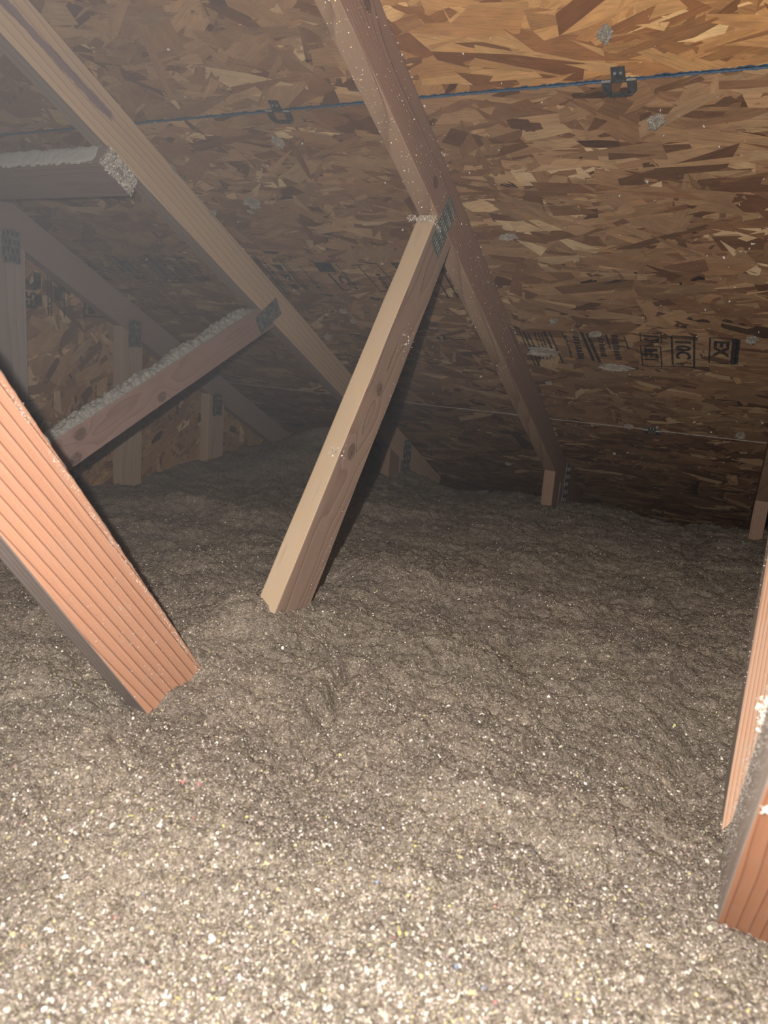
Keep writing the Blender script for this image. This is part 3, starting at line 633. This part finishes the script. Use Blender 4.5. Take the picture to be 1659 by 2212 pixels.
# ------------------------------------------------------------------ insulation
CTRL = np.array([(-1.84, 1.2, -.50), (-1.84, 1.61, -.497), (-1.84, 1.8, -.477), (-1.84, 2.14, -.443), (-1.76, 2.35, -.428), (-1.58, 2.42, -.330), (-1.44, 2.45, -.322), (-1.30, 2.45, -.37),
    (-1.18, 2.40, -.458), (-1.05, 2.5, -.495), (-.97, 2.5, -.500), (-.82, 2.5, -.487), (-.69, 2.5, -.465), (-.56, 2.4, -.446), (-.52, 2.5, -.443), (-.44, 2.5, -.468), (-.34, 2.5, -.480), (-.2, 2.5, -.482), (-.08, 2.5, -.478),
    (.05, 2.45, -.440), (.5, 2.4, -.44), (-.585, .87, -.368), (-.53, .89, -.400), (-.56, .60, -.405), (-.60, .53, -.412), (.05, .80, -.455), (.045, .58, -.400), (-.50, 1.20, -.395), (-1.38, 1.21, -.455), (-1.14, 1.26, -.445),
    (-.9, 1.33, -.430), (-.2, 1.35, -.430), (-.42, .76, -.428), (-.64, .50, -.405), (-.15, .40, -.400), (0, .25, -.395), (-.3, 1.8, -.440), (-1.0, 1.9, -.455), (-1.4, 1.9, -.46), (0, 0, -.40), (-1, .4, -.43), (-.7, 1.02, -.43), (-.3, 1.0, -.425)])
def base_h(x, y):
    num = np.full(x.shape, -.435)*.25; den = np.full(x.shape, .25)
    for cx, cy, cz in CTRL:
        w_ = np.exp(-((x-cx)**2+(y-cy)**2)/(2*.115**2))*3+np.exp(-((x-cx)**2+(y-cy)**2)/(2*.30**2))*.12
        num += w_*cz; den += w_
    return num/den
def ins_h(x, y):
    h = base_h(x, y)
    wx = x+.02*gnoise(x*9, y*9, 5)+.005*gnoise(x*38, y*38, 15)
    wy = y+.02*gnoise(x*9, y*9, 6)+.005*gnoise(x*38, y*38, 16)
    h += .017*gnoise(wx*6, wy*6, 1) + .013*(lumps(wx*12, wy*12, 2)-.45) + .006*(lumps(wx*28, wy*28, 3)-.45)
    h += .0050*gnoise(x*48, y*48, 4) + .0030*gnoise(x*100+7, y*100, 24) + .0018*(lumps(wx*80, wy*80, 7)-.45)
    # mounds: behind the middle web foot, right of it, and the long crest on the left
    for (cx, cy, sx_, sy_, a_) in ((-.615, .80, .050, .055, .034), (-.50, 1.17, .13, .06, .030), (-.12, 1.12, .20, .06, .016), (-1.30, 1.50, .22, .07, .030), (-1.02, 1.85, .14, .07, .026),
                                   (-.40, 1.48, .35, .10, -.022), (-1.55, 1.85, .20, .16, -.020), (-.70, .53, .05, .04, .022), (-.33, .93, .12, .05, .012), (-.18, .62, .10, .05, .014), (.0, .90, .06, .10, -.012), (-1.46, 2.42, .13, .07, .055)):
        h += a_*np.exp(-((x-cx)/sx_)**2-((y-cy)/sy_)**2)
    rr = np.sqrt(x*x+y*y)
    h += np.where(rr < 1.8, .0017*gnoise(x*190, y*190, 8)+.0016*gnoise(x*310, y*310, 9), 0)
    # hollows and cracks seen in the foreground
    for (ax, ay, bx, by, wd, dp) in ((-.425, .80, -.375, .62, .012, .022), (-.36, .66, -.34, .56, .010, .012), (-.62, .60, -.57, .56, .02, .018), (-.02, 1.15, .0, .75, .03, .012)):
        t = np.clip(((x-ax)*(bx-ax)+(y-ay)*(by-ay))/((bx-ax)**2+(by-ay)**2), 0, 1)
        d = np.hypot(x-ax-(bx-ax)*t+.010*gnoise(x*28, y*28, 12), y-ay-(by-ay)*t+.010*gnoise(x*28, y*28, 13)); h -= dp*np.exp(-(d/wd)**2)
    # the blown heap stops short of the eave
    ed = 2.60+.05*gnoise(x*5, x*0, 21)+.02*gnoise(x*22, x*0, 22)
    h -= np.clip((y-ed)/.16, 0, 1)**1.2*.20
    return h
va = np.linspace(math.radians(68), math.radians(152), 780)          # finely meshed sector, counted from +x
co_ = np.linspace(math.radians(152), math.radians(428), 90)[1:-1]
AN = np.concatenate([va, co_]); na = len(AN)
RR = np.concatenate([np.linspace(.02, .29, 12), np.exp(np.linspace(math.log(.30), math.log(3.9), 760))]); nr = len(RR)
th, rd = np.meshgrid(AN, RR)
X = np.clip(rd*np.cos(th), -1.842, 1.25); Y = np.clip(rd*np.sin(th), -1.15, 3.25)
jx, jy = .0012*gnoise(X*300, Y*300, 31), .0012*gnoise(X*300, Y*300, 32)
Zi = ins_h(X, Y)
Zi = np.minimum(Zi, DK - TT*Y - .006/CT)
co = np.stack([X+jx*(rd > .3), Y+jy*(rd > .3), Zi+ZO], -1); co[..., 0] = np.clip(co[..., 0], -1.842, 1.25)
i, j = np.meshgrid(np.arange(nr-1), np.arange(na), indexing='ij'); j2 = (j+1) % na
q = np.stack([i*na+j, i*na+j2, (i+1)*na+j2, (i+1)*na+j], -1).reshape(-1, 4)[:, ::-1]
me = mesh_np('insulation', co.reshape(-1, 3), 4, q.ravel())
me.polygons.foreach_set('use_smooth', np.ones(len(me.polygons), bool))
ins = link('loose_insulation', me, M_ins)
tag(ins, 'loose grey-brown cellulose insulation heaped over the attic floor', 'insulation', None, 'stuff')
# paper scraps in it
nfl = 270000
fa = rng.uniform(math.radians(64), math.radians(153), nfl); fr = np.exp(rng.uniform(math.log(.30), math.log(2.75), nfl))
fx, fy = fr*np.cos(fa), fr*np.sin(fa); ok = (fx > -1.84) & (fx < 1.2) & (fy < 2.62); fx, fy = fx[ok], fy[ok]; nfl = len(fx)
hz = ins_h(fx, fy); e = .004
nx = -(ins_h(fx+e, fy)-hz)/e; ny = -(ins_h(fx, fy+e)-hz)/e
Nf = np.stack([nx, ny, np.ones(nfl)], 1); Nf /= np.linalg.norm(Nf, axis=1)[:, None]
q = rng.random(nfl); c = np.array([.31, .265, .22])[None]*rng.uniform(.5, 1.45, (nfl, 1))*rng.uniform(.92, 1.08, (nfl, 3))
c = np.where((q > .80)[:, None], np.array([.60, .55, .48])[None]*rng.uniform(.75, 1.2, (nfl, 1)), c)
c = np.where((q > .974)[:, None], np.array([.80, .77, .71])[None], c)
c = np.where((q < .10)[:, None], np.array([.40, .35, .19])[None]*rng.uniform(.7, 1.2, (nfl, 1)), c)
c = np.where((q < .007)[:, None], np.array([.66, .60, .16])[None], c)
c = np.where((q < .0016)[:, None], np.array([.16, .26, .42])[None], c)
c = np.where((q < .0009)[:, None], np.array([.55, .16, .16])[None], c)
sz = np.clip(rng.lognormal(math.log(.0019), .42, nfl), .0008, .0065)
me = flakes(np.stack([fx, fy, hz+ZO], 1), Nf, sz, rng.uniform(.25, .9, nfl), np.clip(c, 0, 1), 91, lift=.0007, tilt=.55)
scraps = link('paper_scraps', me, M_flake, ins, Matrix.Identity(4), 'stuff')

# ------------------------------------------------------------------ tufts stuck to the deck
def tuft_mesh(r, seed, stretch=(1, 1, .55)):
    bm = bmesh.new(); bmesh.ops.create_icosphere(bm, subdivisions=4, radius=1.0)
    vs = np.array([v.co[:] for v in bm.verts])
    d = 1+.55*gnoise(vs[:, 0]*2.2+vs[:, 2]*1.3+seed, vs[:, 1]*2.2-vs[:, 2], seed)+.45*gnoise(vs[:, 0]*5+vs[:, 2]*3, vs[:, 1]*5+vs[:, 2]*2, seed+1)+.55*gnoise(vs[:, 0]*11+vs[:, 2]*7, vs[:, 1]*11-vs[:, 2]*5, seed+2)
    vs = vs*d[:, None]*np.array(stretch)[None]*r
    for v, p in zip(bm.verts, vs): v.co = p
    return bm_mesh(bm, 'tuft')
TUFTS = [
    (374, 360, .008, (.8, 1.2, .7), 'spiky tuft against the right edge of the tan chord, upper of two'),
    (458, 456, .009, (.7, 1.4, .7), 'spiky tuft against the right edge of the tan chord, lower of two'),  # u, s, radius, stretch, label
    (604, 300, .0085, (1, 1.2, .6), 'pale insulation tuft just above the blue joint, left of the middle chord'),
    (548, 430, .013, (1.1, .9, .6), 'largest round insulation tuft between the tan and middle chords'),
    (543, 453, .005, (.7, 1.3, .6), 'small tuft hanging below the large round tuft'),
    (1175, 752, .017, (1.8, .8, .5), 'ragged insulation tuft over the left end of the right stamp'),
    (1330, 787, .014, (2.2, .7, .5), 'long insulation tuft under the boxed stamp'),
    (1287, 716, .009, (1.4, .9, .5), 'tuft on the upper edge of the right stamp'),
    (1199, 688, .008, (.8, 1.2, .5), 'small tuft above the right stamp beside the middle chord'),
    (1098, 998, .010, (1, 1, .5), 'dim tuft low on the deck left of the heel post'),
    (1360, 917, .009, (1.3, 1, .5), 'dim tuft on the low joint near the eave'),
    (1600, 935, .012, (1.3, .8, .5), 'dim tuft on the low joint by the right edge'),
    (1186, 823, .007, (1, 1, .5), 'small round tuft on the dark deck right of the middle chord'),
    (1625, 728, .010, (1, 1.1, .5), 'tuft on the deck right of the last stamped box'),
    (1100, 505, .010, (1.7, .5, .5), 'flat tuft on the deck right of the upper web end'),
    (1418, 255, .009, (1.0, 1.3, .6), 'shiny grey tuft below the right steel clip'),
    (1310, 65, .008, (1.3, 1, .6), 'tuft near the top of the warm panel'),
    (742, 668, .007, (1.2, 1, .6), 'tuft on the deck left of the leaning web'),
    (765, 690, .007, (.9, 1.2, .6), 'lower tuft on the deck left of the leaning web'),
    (710, 723, .010, (1.2, .9, .6), 'tuft on the deck between the tan chord and the leaning web'),
]
for i, (px, py, rad, stv, lab) in enumerate(TUFTS):
    d = fw + rt*((px-829.5)/FPX) - up*((py-1106)/FPX); tpar = DK/(d.z+TT*d.y); Pt = d*tpar; s = Pt.y/CT
    mw = DECK_M @ Matrix.Translation((Pt.x, s, -.0035-rad*.38)) @ Matrix.Rotation(i*1.3 if stv[0] < 1.5 else 0, 4, 'Z')
    o = link('insulation_tuft', tuft_mesh(rad, 100+i*7, stv), M_tuft, None, mw); tag(o, lab, 'insulation tuft', 'insulation tufts stuck to the roof deck')
# tiny specks stuck all over the deck
r_ = np.random.default_rng(55); n_ = 2600
uu = r_.uniform(-1.75, .1, n_); ss = r_.uniform(1.0, 3.0, n_); kp = r_.random(n_) < np.clip(.35+gnoise(uu*6, ss*6, 77)*1.3+.25*(ss > 1.3), .05, 1); uu, ss = uu[kp], ss[kp]; n_ = len(uu)
P_ = np.array([slope(a, b, .0042) for a, b in zip(uu, ss)])
o = link('stuck_specks', flakes(P_, np.tile([0., -ST, -CT], (n_, 1)), np.clip(r_.lognormal(math.log(.0026), .6, n_), .0008, .011), r_.uniform(.3, 1, n_), dust_cols(n_, 56, .85), 57, tilt=.6), M_flake, ceiling, Matrix.Identity(4), 'stuff')

# ------------------------------------------------------------------ dust hanging in the air, thickest on the left under the deck
bm = bmesh.new(); prof = [(-1.1, .02), (3.0, .02), (3.0, DK-TT*3.0-.03+ZO), (-1.1, DK+TT*1.1-.03+ZO)]   # the space under the deck
fa_ = [bm.verts.new((-1.835, y, z)) for y, z in prof]; fb_ = [bm.verts.new((1.2, y, z)) for y, z in prof]
bm.faces.new(fa_); bm.faces.new(fb_[::-1])
for i in range(4): bm.faces.new((fa_[i], fb_[i], fb_[(i+1) % 4], fa_[(i+1) % 4]))
bmesh.ops.recalc_face_normals(bm, faces=bm.faces)
hz_ = link('dust_haze', bm_mesh(bm, 'haze'), bpy.data.materials.new('airborne_dust'))
hm = hz_.data.materials[0]; hm.use_nodes = True; ht = hm.node_tree; ht.nodes.remove(ht.nodes['Principled BSDF'])
vs_ = ht.nodes.new('ShaderNodeVolumeScatter'); ge = ht.nodes.new('ShaderNodeNewGeometry'); sx = ht.nodes.new('ShaderNodeSeparateXYZ')
ht.links.new(ge.outputs['Position'], sx.inputs[0])
mr = ht.nodes.new('ShaderNodeMapRange'); mr.interpolation_type = 'SMOOTHSTEP'
mr.inputs[1].default_value = .05; mr.inputs[2].default_value = -1.0; mr.inputs[3].default_value = .006; mr.inputs[4].default_value = .25; mr.clamp = True
mz = ht.nodes.new('ShaderNodeMapRange'); mz.interpolation_type = 'SMOOTHSTEP'
mz.inputs[1].default_value = ZO-.35; mz.inputs[2].default_value = ZO+.60; mz.inputs[3].default_value = .11; mz.inputs[4].default_value = 1.25
mu = ht.nodes.new('ShaderNodeMath'); mu.operation = 'MULTIPLY'
ht.links.new(sx.outputs[0], mr.inputs[0]); ht.links.new(sx.outputs[2], mz.inputs[0])
ht.links.new(mr.outputs[0], mu.inputs[0]); ht.links.new(mz.outputs[0], mu.inputs[1]); ht.links.new(mu.outputs[0], vs_.inputs['Density'])
vs_.inputs['Color'].default_value = (.90, .94, 1.0, 1)
ht.links.new(vs_.outputs[0], ht.nodes['Material Output'].inputs['Volume'])
tag(hz_, 'faint haze of dust in the air, thickest on the left', 'haze', None, 'stuff')
